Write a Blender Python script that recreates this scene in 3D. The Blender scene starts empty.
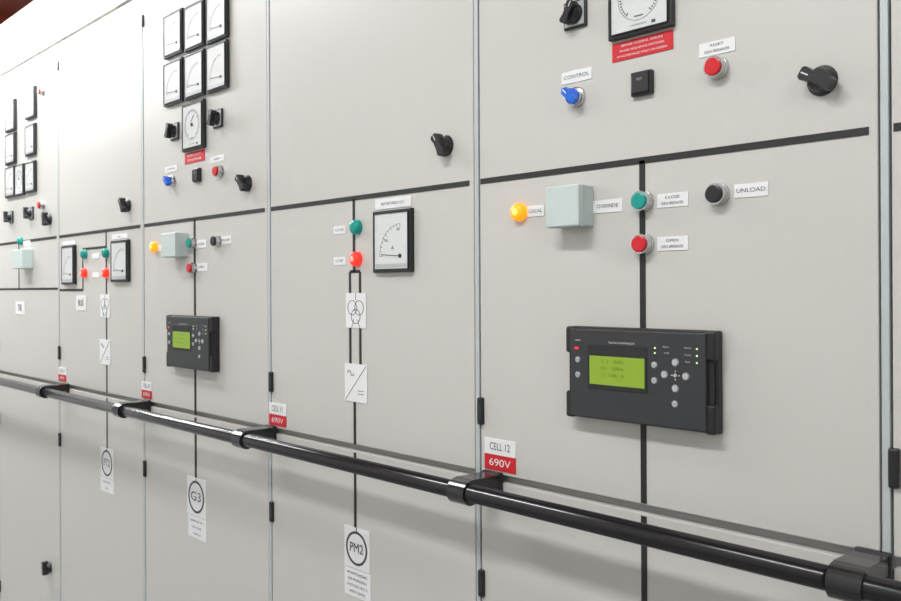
import bpy, bmesh, math
from mathutils import Vector, Matrix

sc = bpy.context.scene
sc.view_settings.view_transform = 'Standard'

# ------------------------------------------------------------------ camera
F = 850.0
H0 = 1.27
CAM = Vector((0, -H0, 1.66))
yaw = math.radians(46.0)
rho = 0.005
VH = 289.0
fwd = Vector((-math.sin(yaw), math.cos(yaw), 0))
rt0 = Vector((math.cos(yaw), math.sin(yaw), 0))
up0 = Vector((0, 0, 1))
rt = rt0 * math.cos(rho) - up0 * math.sin(rho)
up = up0 * math.cos(rho) + rt0 * math.sin(rho)
cd = bpy.data.cameras.new('camera')
cam = bpy.data.objects.new('camera', cd)
sc.collection.objects.link(cam)
M = Matrix((
    (rt.x, up.x, -fwd.x, CAM.x),
    (rt.y, up.y, -fwd.y, CAM.y),
    (rt.z, up.z, -fwd.z, CAM.z),
    (0, 0, 0, 1)))
cam.matrix_world = M
cd.sensor_width = 36
cd.lens = F / 901 * 36
cd.shift_y = -(300.5 - VH) / 901
cd.clip_start = 0.05
cd.dof.use_dof = True
cd.dof.focus_distance = 1.75
cd.dof.aperture_fstop = 11
sc.camera = cam

def P(u, v, off=0.0):
    """survey point on a plane parallel to the cabinet fronts -> (x, z) metres"""
    d = fwd + rt * ((u - 450.5) / F) + up * ((VH - v) / F)
    t = (-off - CAM.y) / d.y
    p = CAM + d * t
    return p.x, p.z

def B(u, v, w, h, off=0.0):
    x, z = P(u, v, off)
    x0, _ = P(u - w / 2, v, off); x1, _ = P(u + w / 2, v, off)
    _, z0 = P(u, v + h / 2, off); _, z1 = P(u, v - h / 2, off)
    return (x0 + x1) / 2, (z0 + z1) / 2, x1 - x0, z1 - z0

# ------------------------------------------------------------------ materials
def mat(name, col, rough=0.5, metal=0.0, emit=None, estr=0.0, bump=0.0, bscale=600, coat=0.0, var=0.0):
    m = bpy.data.materials.new(name)
    m.use_nodes = True
    nt = m.node_tree
    b = nt.nodes['Principled BSDF']
    b.inputs['Base Color'].default_value = (*col, 1)
    b.inputs['Roughness'].default_value = rough
    b.inputs['Metallic'].default_value = metal
    b.inputs['Coat Weight'].default_value = coat
    if emit:
        b.inputs['Emission Color'].default_value = (*emit, 1)
        b.inputs['Emission Strength'].default_value = estr
    if bump or var:
        tc = nt.nodes.new('ShaderNodeTexCoord')
        n = nt.nodes.new('ShaderNodeTexNoise')
        n.inputs['Scale'].default_value = bscale
        nt.links.new(tc.outputs['Object'], n.inputs['Vector'])
        if bump:
            bp = nt.nodes.new('ShaderNodeBump')
            bp.inputs['Strength'].default_value = bump
            bp.inputs['Distance'].default_value = 0.001
            nt.links.new(n.outputs['Fac'], bp.inputs['Height'])
            nt.links.new(bp.outputs['Normal'], b.inputs['Normal'])
        if var:
            mx = nt.nodes.new('ShaderNodeMix'); mx.data_type = 'RGBA'
            mx.inputs[6].default_value = (*[c * (1 - var) for c in col], 1)
            mx.inputs[7].default_value = (*[min(1, c * (1 + var)) for c in col], 1)
            nt.links.new(n.outputs['Fac'], mx.inputs[0])
            nt.links.new(mx.outputs[2], b.inputs['Base Color'])
    return m

DOOR = mat('door_paint', (0.535, 0.513, 0.484), 0.34, bump=0.2, bscale=450, var=0.03)
FRAME = mat('frame_paint', (0.36, 0.36, 0.355), 0.5)
ALU = mat('aluminium_trim', (0.46, 0.49, 0.495), 0.45, 0.1)
BLK = mat('black_plastic', (0.012, 0.012, 0.014), 0.35)
BLKM = mat('black_matte', (0.012, 0.012, 0.012), 0.6)
RAIL = mat('rail_black_gloss', (0.010, 0.010, 0.012), 0.22, coat=0.2)
CHR = mat('chrome', (0.55, 0.55, 0.56), 0.2, 1.0)
RED = mat('red_plastic', (0.58, 0.008, 0.015), 0.3)
REDL = mat('red_label', (0.55, 0.006, 0.014), 0.6)
TEAL = mat('teal_plastic', (0.0, 0.24, 0.2), 0.3, emit=(0.0, 0.4, 0.32), estr=0.12)
BLUE = mat('blue_plastic', (0.01, 0.12, 0.6), 0.3)
ORG = mat('orange_lit_lens', (1.0, 0.33, 0.0), 0.3, emit=(1.0, 0.3, 0.005), estr=0.8)
YEL = mat('yellow_lit_core', (1.0, 0.6, 0.1), 0.3, emit=(1.0, 0.6, 0.12), estr=1.2)
REDE = mat('red_lit_lens', (0.8, 0.02, 0.01), 0.3, emit=(1.0, 0.04, 0.025), estr=0.7)
PINK = mat('red_lit_core', (1.0, 0.3, 0.2), 0.3, emit=(1.0, 0.22, 0.16), estr=0.9)
WHT = mat('white_label', (0.74, 0.74, 0.74), 0.4)
FACE = mat('meter_face', (0.62, 0.63, 0.62), 0.35, coat=0.6)
GRYP = mat('grey_plate', (0.45, 0.46, 0.47), 0.35, 0.3)
BOXM = mat('box_grey_green', (0.50, 0.57, 0.55), 0.45)
CTRL = mat('controller_face', (0.026, 0.027, 0.030), 0.5)
CBTN = mat('controller_button', (0.45, 0.46, 0.47), 0.4)
CWHT = mat('print_white', (0.6, 0.6, 0.6), 0.5)
LCD = mat('lcd_green', (0.19, 0.29, 0.02), 0.4, emit=(0.22, 0.37, 0.01), estr=0.28)
LCDT = mat('lcd_text', (0.13, 0.20, 0.015), 0.5)
LEDR = mat('led_red', (1, 0.02, 0.02), 0.3, emit=(1, 0.03, 0.03), estr=1.0)
LEDG = mat('led_pale', (0.7, 0.9, 0.5), 0.3, emit=(0.7, 0.9, 0.5), estr=0.5)
INK = mat('ink', (0.05, 0.05, 0.055), 0.6)
BROWN = mat('red_brown_paint', (0.30, 0.07, 0.045), 0.7, bump=0.2, bscale=20, var=0.2)
DUCT = mat('duct_grey', (0.36, 0.37, 0.33), 0.6)
FLOORM = mat('floor_grey', (0.25, 0.25, 0.25), 0.4, var=0.1, bscale=5)
WALLM = mat('wall_paint', (0.6, 0.6, 0.58), 0.7, var=0.03, bscale=8)
TUBE = mat('fluorescent_tube', (1, 1, 1), 0.5, emit=(0.93, 1.0, 1.0), estr=14.0)

# ------------------------------------------------------------------ builder
class MB:
    def __init__(s):
        s.bm = bmesh.new(); s.mats = []
    def mi(s, m):
        if m not in s.mats: s.mats.append(m)
        return s.mats.index(m)
    def _fin(s, verts, m, smooth=False, bevel=0, seg=2):
        fs = set()
        for v in verts:
            for f in v.link_faces: fs.add(f)
        i = s.mi(m)
        for f in fs:
            f.material_index = i; f.smooth = smooth
        if bevel > 0:
            es = set()
            for f in fs:
                for e in f.edges: es.add(e)
            es = [e for e in es if len(e.link_faces) == 2 and e.calc_face_angle(0) > 0.6]
            r = bmesh.ops.bevel(s.bm, geom=es, offset=bevel, segments=seg, affect='EDGES', profile=0.5)
            for f in r['faces']:
                f.material_index = i
    def box(s, x0, x1, y0, y1, z0, z1, m, bevel=0):
        mt = Matrix.Translation(((x0+x1)/2, (y0+y1)/2, (z0+z1)/2)) @ Matrix.Diagonal((abs(x1-x0), abs(y1-y0), abs(z1-z0), 1))
        r = bmesh.ops.create_cube(s.bm, size=1, matrix=mt)
        s._fin(r['verts'], m, False, bevel)
    def cyl(s, cx, cz, r, y0, y1, m, r2=None, seg=32, bevel=0):
        """axis y; r at y0 (outer, negative y), r2 at y1"""
        if r2 is None: r2 = r
        mt = Matrix.Translation((cx, (y0+y1)/2, cz)) @ Matrix.Rotation(math.pi/2, 4, 'X')
        rr = bmesh.ops.create_cone(s.bm, cap_ends=True, segments=seg, radius1=r, radius2=r2, depth=abs(y1-y0), matrix=mt)
        vs = rr['verts']
        ym = (y0+y1)/2
        for v in vs:
            want = r if (v.co.y < ym) == (y0 < y1) else r2
            dx, dz = v.co.x-cx, v.co.z-cz
            L = math.hypot(dx, dz)
            if L > 1e-9:
                v.co.x = cx + dx/L*want; v.co.z = cz + dz/L*want
        s._fin(vs, m, False, bevel)
        for v in vs:
            if v.is_valid:
                for f in v.link_faces:
                    if abs(f.normal.y) < 0.9: f.smooth = True
    def xcyl(s, x0, x1, cy, cz, r, m, seg=32):
        mt = Matrix.Translation(((x0+x1)/2, cy, cz)) @ Matrix.Rotation(math.pi/2, 4, 'Y')
        rr = bmesh.ops.create_cone(s.bm, cap_ends=True, segments=seg, radius1=r, radius2=r, depth=abs(x1-x0), matrix=mt)
        s._fin(rr['verts'], m)
        for v in rr['verts']:
            for f in v.link_faces:
                f.normal_update()
                if abs(f.normal.x) < 0.9: f.smooth = True
    def dome(s, cx, cz, r, y, depth, m):
        mt = Matrix.Translation((cx, y, cz)) @ Matrix.Diagonal((r, depth, r, 1))
        rr = bmesh.ops.create_uvsphere(s.bm, u_segments=28, v_segments=16, radius=1, matrix=mt)
        s._fin(rr['verts'], m, True)
    def ring(s, cx, cz, ro, ri, y0, y1, m, a0=0, a1=2*math.pi, seg=40, asp=1.0):
        i = s.mi(m)
        n = seg
        full = abs(a1-a0-2*math.pi) < 1e-6
        cnt = n if full else n+1
        L = []
        for k in range(cnt):
            a = a0+(a1-a0)*k/n
            c, q = math.cos(a), math.sin(a)
            L.append([s.bm.verts.new((cx+rr*c*asp, yy, cz+rr*q)) for rr, yy in ((ro, y0), (ri, y0), (ri, y1), (ro, y1))])
        for k in range(n):
            A = L[k]; Bq = L[(k+1) % cnt]
            for j in range(4):
                f = s.bm.faces.new((A[j], A[(j+1) % 4], Bq[(j+1) % 4], Bq[j]))
                f.material_index = i
    def prism(s, pts, y0, y1, m, bevel=0):
        """pts in (x,z)"""
        a = [s.bm.verts.new((p[0], y0, p[1])) for p in pts]
        b = [s.bm.verts.new((p[0], y1, p[1])) for p in pts]
        n = len(pts)
        s.bm.faces.new(a); s.bm.faces.new(b[::-1])
        for k in range(n):
            s.bm.faces.new((a[k], b[k], b[(k+1) % n], a[(k+1) % n]))
        s._fin(a+b, m, False, bevel)
    def xprism(s, pts, x0, x1, m, bevel=0):
        """pts in (y,z)"""
        a = [s.bm.verts.new((x0, p[0], p[1])) for p in pts]
        b = [s.bm.verts.new((x1, p[0], p[1])) for p in pts]
        n = len(pts)
        s.bm.faces.new(a); s.bm.faces.new(b[::-1])
        for k in range(n):
            s.bm.faces.new((a[k], b[k], b[(k+1) % n], a[(k+1) % n]))
        s._fin(a+b, m, False, bevel)
    def line(s, x0, z0, x1, z1, w, y0, y1, m):
        d = Vector((x1-x0, z1-z0)); d.normalize()
        n = Vector((-d.y, d.x))*w/2
        s.prism([(x0+n.x, z0+n.y), (x1+n.x, z1+n.y), (x1-n.x, z1-n.y), (x0-n.x, z0-n.y)], y0, y1, m)
    def done(s, name, loc=(0, 0, 0), parent=None):
        bmesh.ops.recalc_face_normals(s.bm, faces=s.bm.faces[:])
        me = bpy.data.meshes.new(name)
        s.bm.to_mesh(me); s.bm.free()
        for m in s.mats: me.materials.append(m)
        o = bpy.data.objects.new(name, me)
        o.location = loc
        sc.collection.objects.link(o)
        if parent: o.parent = parent
        return o

def text(parent, s, x, z, y, H, m, W=None, spacing=1.0, align='CENTER'):
    c = bpy.data.curves.new('text', 'FONT')
    c.body = s
    size = H / 0.72
    sx = 1.0
    c.size = size
    est = 0.6 * size * len(s)
    if W: sx = min(1.4, W / est)
    c.align_x = align; c.align_y = 'CENTER'
    c.extrude = 0.0
    c.fill_mode = 'BOTH'
    c.materials.append(m)
    o = bpy.data.objects.new('lettering', c)
    o.location = (x, y, z)
    o.rotation_euler = (math.pi/2, 0, 0)
    o.scale = (sx, 1, 1)
    sc.collection.objects.link(o)
    o.parent = parent
    return o

# ------------------------------------------------------------------ cabinets
SEAM0 = -0.435
CW = 0.8
_, ZMIM = P(478, 182)
_, ZUB = P(478, 470)
_, ZTOP = P(60, 43)
_, ZHEAD = P(0, 46)
def seam(k): return SEAM0 - CW * k   # right edge of cell k (k=0 -> cell 12)

def cabinet(k, lines):
    x1 = seam(k); x0 = x1 - CW
    e = MB()
    e.box(x0+0.0005, x1-0.0005, 0.016, 0.6, 0.0, ZHEAD, FRAME)
    root = e.done('switchgear_cabinet')
    d = MB()
    d.box(x0+0.009, x1-0.009, 0.0, 0.0165, ZUB, ZTOP, DOOR, 0.0018)
    d.done('upper_door', parent=root)
    d = MB()
    d.box(x0+0.009, x1-0.009, 0.0, 0.0165, 0.12, ZUB-0.016, DOOR, 0.0018)
    d.done('lower_door', parent=root)
    d = MB()
    d.box(x0+0.002, x1-0.002, -0.004, 0.0165, ZTOP+0.012, ZHEAD, DOOR, 0.002)
    d.done('header_panel', parent=root)
    d = MB()
    d.box(x1-0.0055, x1+0.0055, -0.001, 0.0158, 0.12, ZTOP, ALU, 0.001)
    d.done('edge_trim', parent=root)
    d = MB()
    d.box(x0+0.001, x1-0.001, 0.004, 0.0165, 0.0, 0.11, BLKM)
    d.done('plinth', parent=root)
    d = MB()
    for z in (P(483, 411)[1], P(483, 583)[1], 0.25):
        d.box(x0+0.004, x0+0.019, -0.008, 0.004, z-0.028, z+0.028, BLK, 0.003)
        d.cyl(x0+0.012, z+0.02, 0.003, -0.0095, -0.007, BLKM, seg=12)
        d.cyl(x0+0.012, z-0.02, 0.003, -0.0095, -0.007, BLKM, seg=12)
    d.box(x0+0.004, x0+0.016, -0.006, 0.004, ZTOP-0.11, ZTOP-0.07, BLK, 0.003)
    d.done('hinges', parent=root)
    if lines:
        d = MB()
        for (a0, a1, b0, b1) in lines:
            d.box(a0, a1, -0.0012, 0.0005, b0, b1, BLKM)
        d.done('mimic_lines', parent=root)
    return root

LW = 0.0115
def hline(k, z, xa=None, xb=None, w=LW):
    return ((seam(k)-CW+0.012) if xa is None else xa, (seam(k)-0.021) if xb is None else xb, z-w/2, z+w/2)
def vline(x, z0, z1, w=LW):
    return (x-w/2, x+w/2, z0, z1)
ZLD = ZUB-0.016
xB = P(643.5, 400)[0]
xC = P(355, 420)[0]
xC1 = P(350.5, 345)[0]; xC2 = P(360.5, 345)[0]
xD = P(195, 290)[0]
xE = P(106.5, 290)[0]
L = {}
L[-1] = [hline(-1, ZMIM)]
L[0] = [hline(0, ZMIM), vline(xB, P(643, 503)[1], ZMIM), vline(xB, 0.5, ZLD-0.004)]
L[1] = [hline(1, ZMIM), vline(xC, P(355, 272)[1], ZMIM, 0.009), vline(xC1, P(355, 385)[1], P(355, 272)[1], 0.008),
        vline(xC2, P(355, 385)[1], P(355, 272)[1], 0.008), (xC1, xC2, P(355, 273)[1], P(355, 270)[1]),
        vline(xC, ZUB, P(355, 385)[1], 0.009), vline(xC, P(357, 530)[1], ZLD-0.004, 0.009)]
L[2] = [hline(2, ZMIM), vline(xD, P(195, 415)[1], ZMIM), vline(xD, P(195, 480)[1], ZLD-0.004)]
zE2 = P(82, 290)[1]
xE0 = P(83, 290)[0]
L[3] = [hline(3, ZMIM), vline(xE, ZUB, ZMIM, 0.009), vline(xE, P(106, 450)[1], ZLD-0.004, 0.009),
        hline(3, zE2, xb=xE0, w=0.009), vline(P(83, 270)[0], zE2, ZMIM-0.06, 0.009),
        hline(3, ZMIM-0.06, xa=P(83, 270)[0], xb=xE, w=0.009)]
zF2 = P(20, 289)[1]
L[4] = [hline(4, ZMIM), hline(4, zF2, xb=seam(4)-0.01, w=0.009), vline(P(19, 260)[0], zF2, ZMIM)]
L[5] = [hline(5, ZMIM)]
for k in range(-1, 6):
    cabinet(k, L.get(k))

# ------------------------------------------------------------------ devices
def loc(x, z): return (x, 0.0, z)

def label(u, v, w, h, txt=None, m=WHT, tm=None, lines=None, th=0.0015, big=False):
    x, z, W, Hh = B(u, v, w, h)
    b = MB()
    b.box(-W/2, W/2, -th, 0.0003, -Hh/2, Hh/2, m, 0.0004)
    o = b.done('engraved_label', loc(x, z))
    if tm is None: tm = INK
    if txt:
        ls = txt if isinstance(txt, list) else [txt]
        n = len(ls)
        for i, t in enumerate(ls):
            hh = Hh/n*0.48
            ww = W*0.80
            if not big:
                hh = min(Hh/n*0.42, 0.0068); ww = min(W*0.74, hh*len(t)*1.15)
            text(o, t, 0, Hh*(0.5-(i+0.5)/n)*0.86, -th-0.0004, hh, tm, ww)
    return o

def meter(u, v, w, h, kind='quad', square=None, legend=None):
    x, z, W, Hh = B(u, v, w, h, 0.006)
    b = MB()
    b.box(-W/2, W/2, -0.012, 0.0003, -Hh/2, Hh/2, BLK, 0.002)
    fr = W*0.065
    fw, fh = W/2-fr, Hh/2-fr
    y = -0.0126
    b.box(-fw, fw, y, -0.011, -fh, fh, FACE)
    for (a0, a1, c0, c1) in ((-fw-0.002, -fw, -fh, fh), (fw, fw+0.002, -fh, fh), (-fw, fw, fh, fh+0.002), (-fw, fw, -fh-0.002, -fh)):
        b.box(a0, a1, -0.0145, -0.011, c0, c1, BLK)
    yi = y-0.0003
    if kind == 'quad':
        cx, cz = fw*0.55, -fh*0.55
        R = min(fw, fh)*1.25
        b.ring(cx, cz, R, R*0.99, yi, y, INK, math.pi/2, math.pi, 20)
        for i in range(11):
            a = math.pi/2+math.pi/2*i/10
            l = 0.86 if i % 5 == 0 else 0.91
            b.line(cx+R*l*math.cos(a), cz+R*l*math.sin(a), cx+R*math.cos(a), cz+R*math.sin(a), 0.001, yi, y, INK)
        a = math.radians(176)
        b.line(cx, cz, cx+R*0.93*math.cos(a), cz+R*0.93*math.sin(a), 0.0014, yi-0.001, yi-0.0005, INK)
        b.cyl(cx, cz, W*0.035, yi-0.0015, y, BLK, seg=20)
        b.box(-fw*0.95, fw*0.95, yi, y, -fh*0.97, -fh*0.82, GRYP)
    else:
        R = min(fw, fh)*0.78
        cz = fh*0.06
        b.ring(0, cz, R, R*0.98, yi, y, INK, seg=48)
        for i in range(36):
            a = math.radians(-50+280*i/35)
            l = 0.80 if i % 5 == 0 else 0.85
            b.line(R*l*math.cos(a), cz+R*l*math.sin(a), R*0.93*math.cos(a), cz+R*0.93*math.sin(a), 0.0022, yi, y, INK)
        b.line(-R*0.1, cz+R*0.2, R*0.3, cz+R*0.6, 0.0025, yi-0.001, yi-0.0005, INK)
        b.cyl(0, cz, W*0.04, yi-0.002, y, BLK, seg=20)
        b.box(-W*0.07, W*0.07, yi, y, -fh*0.60, -fh*0.56, INK)
        b.box(W*0.2, W*0.26, yi, y, -fh*0.92, -fh*0.82, INK)
    o = b.done('analog_panel_meter', loc(x, z))
    if kind == 'quad' and w > 30:
        text(o, '100', -fw*0.30, fh*0.02, yi-0.0004, 0.006, INK)
        text(o, '200', fw*0.45, fh*0.40, yi-0.0004, 0.006, INK)
        text(o, 'A', fw*0.1, -fh*0.25, yi-0.0004, 0.010, INK)
    if kind != 'quad':
        text(o, 'SYNCHRONOSCOPE', 0, -fh*0.86, yi-0.0004, 0.0032, INK, R*0.7)
    return o

def button(u, v, cap, r=0.0182, name='push_button'):
    x, z = P(u, v, 0.014)
    b = MB()
    b.cyl(0, 0, r, -0.006, 0.0003, CHR, r2=r*1.05, bevel=0.0012)
    b.cyl(0, 0, r*0.92, -0.015, -0.005, CHR, r2=r*0.97, bevel=0.001)
    b.ring(0, 0, r*0.95, r*0.80, -0.0175, -0.014, CHR)
    b.cyl(0, 0, r*0.79, -0.022, -0.013, cap, bevel=0.002)
    return b.done(name, loc(x, z))

def lamp(u, v, m, core=None, r=0.0182, name='indicator_lamp'):
    x, z = P(u, v, 0.012)
    b = MB()
    b.cyl(0, 0, r, -0.006, 0.0003, m, r2=r, bevel=0.0015)
    b.cyl(0, 0, r*0.96, -0.013, -0.005, m, bevel=0.002)
    b.dome(0, 0, r*0.9, -0.0125, 0.007, m)
    if core: b.dome(0, 0, r*0.5, -0.0155, 0.005, core)
    return b.done(name, loc(x, z))

def selector(u, v, m=BLUE, r=0.0185):
    x, z = P(u, v, 0.016)
    b = MB()
    b.cyl(0, 0, r, -0.007, 0.0003, CHR, r2=r*1.05, bevel=0.0012)
    b.cyl(0, 0, r*0.88, -0.013, -0.006, CHR, bevel=0.001)
    b.cyl(0, 0, r*0.78, -0.019, -0.012, m, bevel=0.001)
    a = math.radians(135)
    ca, sa = math.cos(a), math.sin(a)
    pts = []
    for (p, q) in ((-1.0, -0.34), (0.75, -0.42), (1.1, 0.0), (0.75, 0.42), (-1.0, 0.34)):
        pts.append((r*(p*ca-q*sa), r*(p*sa+q*ca)))
    b.prism(pts, -0.029, -0.018, m, 0.0015)
    b.line(r*0.3*ca, r*0.3*sa, r*0.9*ca, r*0.9*sa, 0.002, -0.0296, -0.0285, WHT)
    return b.done('selector_switch', loc(x, z))

def knob(u, v, ang=150, s=1.0, plate=None, name='rotary_switch'):
    x, z = P(u, v, 0.016)
    b = MB()
    y0 = 0
    if plate:
        b.box(-plate/2, plate/2, -0.006, 0.0003, -plate/2, plate/2, BLK, 0.002)
        b.box(-plate*0.42, plate*0.42, -0.0072, -0.005, -plate*0.42, plate*0.42, GRYP, 0.0005)
        y0 = -0.006
    b.cyl(0, 0, 0.023*s, y0-0.006, y0+0.0003, BLK, r2=0.0245*s, bevel=0.0015)
    b.cyl(0, 0, 0.018*s, y0-0.016, y0-0.005, BLK, r2=0.021*s, bevel=0.001)
    a = math.radians(ang)
    ca, sa = math.cos(a), math.sin(a)
    pts = []
    prof = [(-1.2, -0.34), (-0.95, -0.5), (-0.4, -0.36), (0.4, -0.36), (0.95, -0.5), (1.2, -0.34),
            (1.2, 0.34), (0.95, 0.5), (0.4, 0.36), (-0.4, 0.36), (-0.95, 0.5), (-1.2, 0.34)]
    for (p, q) in prof:
        p *= 0.023*s; q *= 0.023*s
        pts.append((p*ca-q*sa, p*sa+q*ca))
    b.prism(pts, y0-0.031*s, y0-0.010, BLK, 0.0025)
    b.line(0.012*s*ca, 0.012*s*sa, 0.025*s*ca, 0.025*s*sa, 0.002, y0-0.0315*s, y0-0.030*s, CWHT)
    return b.done(name, loc(x, z))

def sqbutton(u, v, w):
    x, z = P(u, v, 0.01)
    b = MB()
    q = w/2
    b.box(-q, q, -0.010, 0.0003, -q, q, BLK, 0.002)
    b.box(-q*0.82, q*0.82, -0.014, -0.009, -q*0.82, q*0.82, BLKM, 0.002)
    o = b.done('square_push_button', loc(x, z))
    text(o, 'TEST', 0, q*0.3, -0.0144, w*0.10, GRYP)
    return o

def jbox(u, v, wpx, hpx, depth=0.045):
    x, z, W, Hh = B(u, v, wpx, hpx, depth)
    b = MB()
    b.box(-W/2, W/2, -depth, 0.0003, -Hh/2, Hh/2, BOXM, 0.0022)
    b.box(-W/2-0.0012, W/2+0.0012, -depth+0.009, -depth+0.011, -Hh/2-0.0012, Hh/2+0.0012, BOXM, 0.0004)
    for sx in (-1, 1):
        for sz in (-1, 1):
            b.cyl(sx*(W/2-0.007), sz*(Hh/2-0.007), 0.003, -depth-0.0006, -depth+0.001, BOXM, seg=14)
    return b.done('junction_box', loc(x, z)), (x, z, W, Hh)

CO = 0.03
ccx, ccz, CWd, CHt = B(643, 377, 149, 97, CO*0.6)
def cp(u, v):
    x, z = P(u, v, CO)
    return x-ccx, z-ccz
def controller(x, z, s=1.0, big=True):
    b = MB()
    W, Hh = CWd/2, CHt/2
    b.box(-W, W, -0.016, 0.0003, -Hh, Hh, BLK, 0.003)
    for sg in (-1, 1):
        xe = sg*W
        for zz0, zz1 in ((-Hh, -Hh*0.42), (Hh*0.42, Hh)):
            b.box(min(xe, xe-sg*0.018), max(xe, xe-sg*0.018), -0.027, -0.010, zz0, zz1, BLK, 0.004)
        b.box(min(xe-sg*0.004, xe-sg*0.018), max(xe-sg*0.004, xe-sg*0.018), -0.022, -0.010, -Hh*0.5, Hh*0.5, BLKM, 0.003)
    b.box(-W+0.014, W-0.014, -0.030, -0.010, -Hh+0.004, Hh-0.004, CTRL, 0.002)
    yf = -0.0301
    lx0, lz1 = cp(590, 356.5); lx1, lz0 = cp(645, 388)
    lz1 = cp(617, 357)[1]; lz0 = cp(617, 386)[1]
    b.box(lx0-0.005, lx1+0.004, yf-0.0012, yf+0.001, lz0-0.008, lz1+0.020, BLKM, 0.0006)
    b.box(lx0, lx1, yf-0.0016, yf, lz0, lz1, LCD)
    r = 0.0046
    def btn(u, v, rr=r):
        bx, bz = cp(u, v)
        b.cyl(bx, bz, rr, yf-0.0022, yf+0.0005, CBTN, bevel=0.0006, seg=24)
        b.ring(bx, bz, rr*1.25, rr*1.12, yf-0.0006, yf, GRYP, seg=24)
        return bx, bz
    pts = [btn(u, v) for u, v in ((578, 359.5), (578, 374.5), (654.5, 365), (654.5, 380.5), (675, 404))]
    for u, v in ((675.5, 362.5), (664.5, 374.5), (686, 376.5), (675.5, 388.5)):
        btn(u, v, 0.0052)
    bx, bz = cp(675.5, 375.5)
    b.cyl(bx, bz, 0.003, yf-0.0018, yf, CBTN, seg=20)
    for dx, dz in ((0, 1), (0, -1), (1, 0), (-1, 0)):
        b.line(bx+dx*0.005, bz+dz*0.005, bx+dx*0.008, bz+dz*0.008, 0.0015, yf-0.0008, yf, CWHT)
    for i, (u, v) in enumerate(((655, 348), (655, 353), (697, 349), (697, 356), (697, 363))):
        ax, az = cp(u, v)
        b.cyl(ax, az, 0.0016, yf-0.0008, yf, LEDG, seg=12)
    ax, az = cp(577, 348)
    b.box(ax-0.004, ax+0.004, yf-0.0015, yf, az-0.002, az+0.002, LEDR, 0.0005)
    ax, az = cp(578, 340)
    b.line(ax-0.006, az, ax+0.006, az, 0.001, yf-0.0005, yf, CWHT)
    o = b.done('generator_control_unit', loc(x, z))
    yt = yf-0.0008
    tx, tz = cp(622, 343)
    text(o, 'Generator and Paralleling Unit', tx, tz, yt-0.001, 0.0042, CWHT, 0.078)
    for t, (u, v) in (('Alarm', (666, 347)), ('Inhibit', (667, 353)), ('Power', (688, 348)), ('Auto', (688, 355)), ('Run', (688, 362))):
        ax, az = cp(u, v)
        text(o, t, ax, az, yt, 0.003, CWHT, 0.015)
    for t, (bx2, bz2) in zip(('INFO', 'JUMP', 'LOG', 'VIEW', 'START'), pts):
        text(o, t, bx2, bz2, yf-0.0026, 0.0022, INK, 0.006)
    hh = (lz1-lz0)
    for i, t in enumerate(('G  2    0.00V', 'f-L1   0.00Hz', 'L1  0.0A   0')):
        text(o, t, (lx0+lx1)/2-0.008, lz1-hh*(0.18+0.24*i), yf-0.0021, hh*0.12, LCDT, (lx1-lx0)*0.62)
    return o

# ---- cell 12 (near)
meter(641.5, -2, 64, 72, 'dial')
knob(571, 13, 60, 0.78, plate=0.052)
o = label(643, 46.5, 61, 19, None, REDL)
xx, zz, W, Hh = B(643, 46.5, 61, 19)
for i, t in enumerate(('BEFORE CLOSING, ENSURE', 'PHASE SEQUENCE MATCHES', 'SYNCHRONIZE ONLY IN GREEN')):
    text(o, t, 0, Hh*(0.28-0.28*i), -0.002, Hh*0.11, WHT, W*0.85)
def lab(u, v, w, h, t): return label(u, v, w, h, t)
lab(577, 76, 30, 12, 'CONTROL')
lab(717.5, 47.5, 36, 14, ['RESET', 'GEN BREAKER'])
selector(572, 96)
sqbutton(640.5, 83, 0.042)
button(714, 67, RED)
knob(818, 79, 150, 0.92)
lamp(517, 212, ORG, YEL)
jbox(562, 206, 33, 41)
lab(536, 211, 17, 11, 'LOCAL')
lab(608, 206, 30, 13, 'OVERRIDE')
lab(673, 200, 31, 14, ['CLOSE', 'GEN BREAKER'])
lab(751.5, 190, 34, 14, 'UNLOAD')
lab(673, 243.5, 31, 14, ['OPEN', 'GEN BREAKER'])
button(640, 201, TEAL)
button(715, 194, BLK)
button(640.5, 244, RED)
controller(ccx, ccz)
label(500.5, 447.5, 31, 16, 'CELL 12', big=True)
label(500.5, 463.5, 31, 15.6, '690V', REDL, WHT, big=True)

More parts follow.
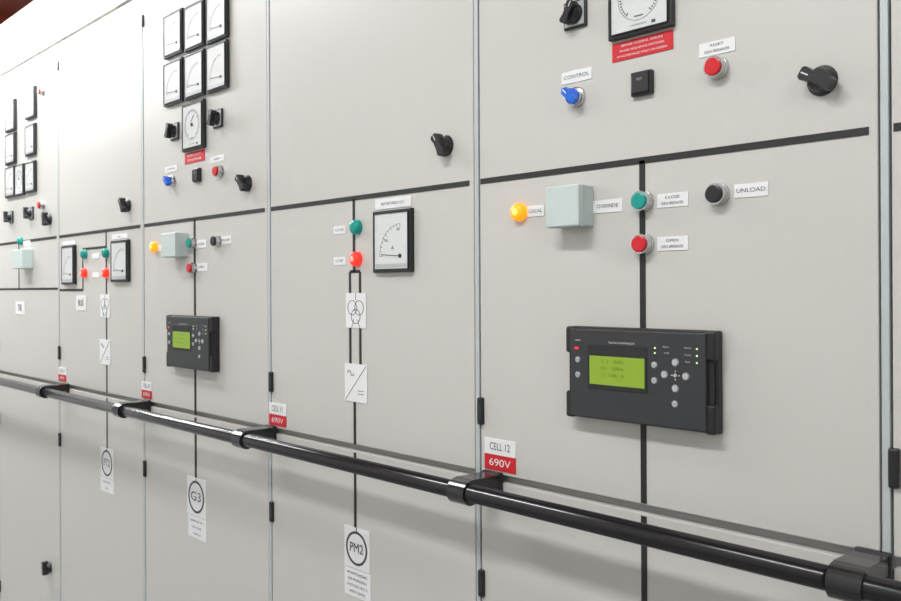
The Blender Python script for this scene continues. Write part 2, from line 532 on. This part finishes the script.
# ---- cell 11
knob(441, 145, 120, 0.92)
lamp(354, 227, TEAL)
lamp(354, 259, REDE, PINK)
lab(340, 230, 12, 8, 'G 2 ON')
lab(340, 261, 12, 8, 'G 2 OFF')
meter(393.5, 241, 38, 63, 'quad')
lab(393.5, 203, 36, 10.5, 'BUS VOLTAGE L1 L2 V')
def symplate(u, v, w, h, kind, ttl=None):
    x, z, W, Hh = B(u, v, w, h)
    b = MB()
    b.box(-W/2, W/2, -0.0022, 0.0003, -Hh/2, Hh/2, WHT, 0.0004)
    y0, y1 = -0.0028, -0.002
    if kind == 'transformer':
        r = W*0.23
        for dx, dz in ((-0.17, 0.06), (0.17, 0.06), (0, -0.13)):
            b.ring(W*dx, W*dz*1.4, r, r*0.92, y0, y1, INK, seg=28)
        b.line(0, Hh*0.3, 0, Hh*0.5, 0.0012, y0, y1, INK)
        b.line(-W*0.2, -Hh*0.5, -W*0.1, -Hh*0.25, 0.0012, y0, y1, INK)
        b.line(W*0.2, -Hh*0.5, W*0.1, -Hh*0.25, 0.0012, y0, y1, INK)
    elif kind == 'converter':
        b.line(-W*0.46, -Hh*0.46, W*0.46, Hh*0.46, 0.0013, y0, y1, INK)
        b.line(W*0.1, -Hh*0.2, W*0.36, -Hh*0.2, 0.0014, y0, y1, INK)
        b.line(W*0.1, -Hh*0.28, W*0.36, -Hh*0.28, 0.0014, y0, y1, INK)
        for s0 in (-1, 1):
            cx = -W*0.22+s0*W*0.07
            if s0 < 0: b.ring(cx, Hh*0.25, W*0.08, W*0.06, y0, y1, INK, 0, math.pi, 12)
            else: b.ring(cx, Hh*0.25, W*0.08, W*0.06, y0, y1, INK, math.pi, 2*math.pi, 12)
    elif kind == 'circle':
        R = W*0.42
        b.ring(0, 0, R, R*0.86, y0, y1, INK, seg=40)
        b.line(0, R, 0, Hh*0.5, 0.003, y0, y1, INK)
    o = b.done('mimic_symbol_plate', loc(x, z))
    if ttl: text(o, ttl, 0, 0, -0.0032, W*0.24, INK, W*0.56)
    return o
symplate(356.5, 310.5, 20, 35, 'transformer')
symplate(356.5, 383, 22, 38, 'converter')
label(278, 409, 17, 11.5, 'CELL 11', big=True)
label(278, 420.5, 17, 11, '690V', REDL, WHT, big=True)
symplate(357.5, 548.5, 25, 41, 'circle', 'PM2')
label(358, 584, 26, 28, ['PM SWITCHBOARD', 'FOR PROPULSION', 'MOTOR NO 2', '690V 50HZ'])

# ---- cell 10
for (u, a), w in zip(((174, 34), (195.3, 26), (217.8, 17)), (18.5, 19.5, 20.5)):
    meter(u, a, w, 45.5*(u+372)/567, 'quad')
for (u, a), w in zip(((174, 82.5), (195.3, 75), (217.8, 67)), (18.5, 19.5, 20.5)):
    meter(u, a, w, 45.5*(u+372)/567, 'quad')
meter(194, 126, 21.5, 48, 'dial')
knob(171, 131, 70, 0.85, plate=0.055)
knob(214, 118, 70, 0.85, plate=0.055)
label(195, 157, 20, 11, ['BEFORE CLOSING', 'ENSURE PHASE'], REDL, WHT)
selector(168.5, 181)
sqbutton(195.5, 175, 0.042)
button(216.5, 171, RED)
knob(243, 183, 130, 0.95)
lab(171.5, 169, 12, 6, 'CONTROL')
lab(217.5, 159, 14, 6, 'RESET')
lamp(152.5, 247, ORG, YEL)
jbox(168, 245, 14, 24)
lab(160, 248, 4, 6, None)
lab(184, 246, 5, 8, None)
lab(201.5, 244, 10, 8, 'CLOSE')
lab(226, 240, 11, 8, 'UNLOAD')
lab(202, 267, 12, 8, 'OPEN')
button(190, 243, TEAL)
button(214.5, 241, BLK)
button(190.5, 268, RED)
x, z = P(190.5, 342.5, CO*0.6)
controller(x, z, big=False)
label(147, 386, 10, 8.5, 'CELL 10', big=True)
label(147, 394.5, 10, 8, '690V', REDL, WHT, big=True)
symplate(197, 497, 18.5, 38, 'circle', 'G3')
label(197.5, 528, 18, 22, ['GENERATOR 3', '690V 50HZ', '1500KVA'])

# ---- cell 9
knob(124, 205, 120, 0.95)
meter(69, 265, 12.5, 39, 'quad')
meter(120.5, 261, 17, 42, 'quad')
lamp(82.5, 254, TEAL); lamp(82.5, 273, REDE, PINK)
lamp(104, 253, TEAL); lamp(104, 273, REDE, PINK)
lab(96, 256, 7, 5, None); lab(96, 275, 7, 5, None)
lab(120, 236.5, 16, 4.5, 'BUS')
lab(69, 243, 12, 3.5, None)
symplate(81.5, 303, 10, 15, 'plain', 'BUS')
symplate(105.5, 306, 9.5, 23, 'transformer')
symplate(105.5, 352, 10.5, 25, 'converter')
label(62.5, 371, 7.5, 7, 'CELL 9', big=True)
label(62.5, 378, 7.5, 6.5, '690V', REDL, WHT, big=True)
symplate(107.5, 463, 12.5, 29, 'circle', 'PT2')
label(107.5, 485.5, 13, 14, ['THRUSTER 2', '690V'])

# ---- cell 8
for u, vs in ((11, (116, 149, 182)), (31, (103, 140, 177))):
    for v in vs:
        meter(u, v, 9.5, 31, 'quad')
meter(20.5, 180, 8.5, 31, 'dial')
knob(8, 217, 100, 0.9, plate=0.055)
knob(28, 213, 100, 0.9, plate=0.055)
knob(46, 219, 100, 1.0)
button(40, 205, RED)
lamp(19, 241, TEAL)
jbox(17.5, 259, 9, 19)
lab(27, 243, 7, 5, None)
symplate(20.5, 308, 9, 13, 'plain', 'TIE')
button(40, 91, RED)
knob(46, 568, 100, 1.0, name='door_latch_knob')

# ------------------------------------------------------------------ hand rail
RO = 0.09
_, ZR = P(600, 524, RO)
b = MB()
xl, xr = seam(5)-CW, seam(-1)
b.xcyl(xl, xr, -RO, ZR, 0.0175, RAIL, 48)
rail = b.done('handrail')
for u in (849, 463, 243, 122, 44):
    bx, _ = P(u, 450, RO)
    b = MB()
    w = 0.023
    ro = 0.0245
    prof = [(0.0005, ZR+0.024), (-0.045, ZR+0.024), (-0.070, ZR+0.025), (-RO+0.006, ZR+0.0255)]
    for k in range(0, 19):
        a = math.pi/2+math.pi*1.35*k/18
        prof.append((-RO+ro*math.cos(a), ZR+ro*math.sin(a)))
    prof += [(-RO+0.030, ZR-0.008), (-0.03, ZR-0.002), (0.0005, ZR-0.002)]
    b.xprism(prof, bx-w, bx+w, RAIL, 0.002)
    b.box(bx-w-0.002, bx+w+0.002, -0.012, 0.0004, ZR-0.016, ZR+0.027, BLK, 0.003)
    b.done('rail_bracket', parent=rail)

# ------------------------------------------------------------------ room
def room(name, x0, x1, y0, y1, z0, z1, m):
    b = MB(); b.box(x0, x1, y0, y1, z0, z1, m); return b.done(name)
XL, XR, YN, YB, ZC = -9.0, 2.6, -2.6, 1.6, 3.7
room('floor', XL, XR, YN, YB, -0.1, 0, FLOORM)
room('ceiling', XL, XR, YN, YB, ZC, ZC+0.1, BROWN)
room('wall_back', XL, XR, YB, YB+0.1, 0, ZC, WALLM)
room('wall_front', XL, XR, YN-0.1, YN, 0, ZC, WALLM)
room('wall_left', XL-0.1, XL, YN, YB, 0, ZC, WALLM)
room('wall_right', XR, XR+0.1, YN, YB, 0, ZC, WALLM)
ORB = mat('beam_orange_red', (0.5, 0.12, 0.06), 0.6, bump=0.1, bscale=20)
for i, x in enumerate((-8, -6.8, -5.6, -4.4, -3.2)):
    b = MB()
    b.box(x-0.06, x+0.06, YN, YB, ZC-0.18, ZC-0.165, ORB)
    b.box(x-0.008, x+0.008, YN, YB, ZC-0.17, ZC, ORB)
    b.done('ceiling_beam')
b = MB()
b.box(-9, -2, 0.20, 0.42, ZHEAD, ZHEAD+0.20, DUCT, 0.005)
for x in (-8, -7, -6, -5, -4, -3):
    b.box(x-0.015, x+0.015, 0.19, 0.43, ZHEAD, ZHEAD+0.21, DUCT, 0.002)
b.done('cable_duct')
b = MB()
b.box(-9, -2, 0.7, 0.72, ZC-0.55, ZC-0.45, ORB, 0.004)
b.box(-9, -2, 0.95, 0.97, ZC-0.55, ZC-0.45, ORB, 0.004)
for i in range(24):
    x = -8.9+0.3*i
    b.box(x-0.02, x+0.02, 0.7, 0.97, ZC-0.54, ZC-0.525, ORB)
for x in (-8.5, -7, -5.5, -4, -2.5):
    b.box(x-0.01, x+0.01, 0.69, 0.70, ZC-0.55, ZC, ORB)
b.done('cable_tray')

def area(name, loc_, sx, sy, e, rot=(0, 0, 0), col=(1, 1, 1), parent=None):
    l = bpy.data.lights.new(name, 'AREA'); l.shape = 'RECTANGLE'
    l.size = sx; l.size_y = sy; l.energy = e; l.color = col
    o = bpy.data.objects.new(name, l); o.location = loc_; o.rotation_euler = rot
    sc.collection.objects.link(o)
    if parent: o.parent = parent
    return o
# fluorescent strip along the head of the row
b = MB()
zf = ZHEAD
b.box(-7.5, -2.9, -0.09, -0.003, zf-0.022, zf+0.012, WHT, 0.003)
b.xcyl(-7.45, -2.95, -0.055, zf-0.040, 0.013, TUBE, 20)
for x in (-7.47, -5.15, -2.93):
    b.box(x-0.02, x+0.02, -0.075, -0.035, zf-0.056, zf-0.02, WHT, 0.002)
fl = b.done('fluorescent_light')
area('lamp', (-5.2, -0.057, zf-0.058), 4.4, 0.03, 52, rot=(math.radians(-12), 0, 0), col=(0.90, 0.98, 1.0), parent=fl)
# aisle fixtures: (x, y, z, watts)
for x, y, z0, e in ((-7.1, -0.78, 3.25, 48), (-5.4, -0.78, 3.25, 52), (-3.6, -0.95, 3.3, 34), (-0.9, -1.6, 3.25, 48), (1.7, -1.6, 3.25, 30)):
    b = MB()
    b.box(x-0.75, x+0.75, y-0.15, y+0.15, z0+0.035, z0+0.105, WHT, 0.005)
    b.xcyl(x-0.7, x+0.7, y-0.07, z0+0.020, 0.014, TUBE, 16)
    b.xcyl(x-0.7, x+0.7, y+0.07, z0+0.020, 0.014, TUBE, 16)
    b.box(x-0.5, x-0.48, y-0.01, y+0.01, z0+0.1, ZC, WHT)
    b.box(x+0.48, x+0.5, y-0.01, y+0.01, z0+0.1, ZC, WHT)
    f = b.done('ceiling_luminaire')
    area('lamp', (x, y, z0), 1.4, 0.28, e, col=(0.97, 0.99, 1.0), parent=f)

w = bpy.data.worlds.new('world'); sc.world = w
w.use_nodes = True
w.node_tree.nodes['Background'].inputs[0].default_value = (0.8, 0.85, 0.9, 1)
w.node_tree.nodes['Background'].inputs[1].default_value = 0.3
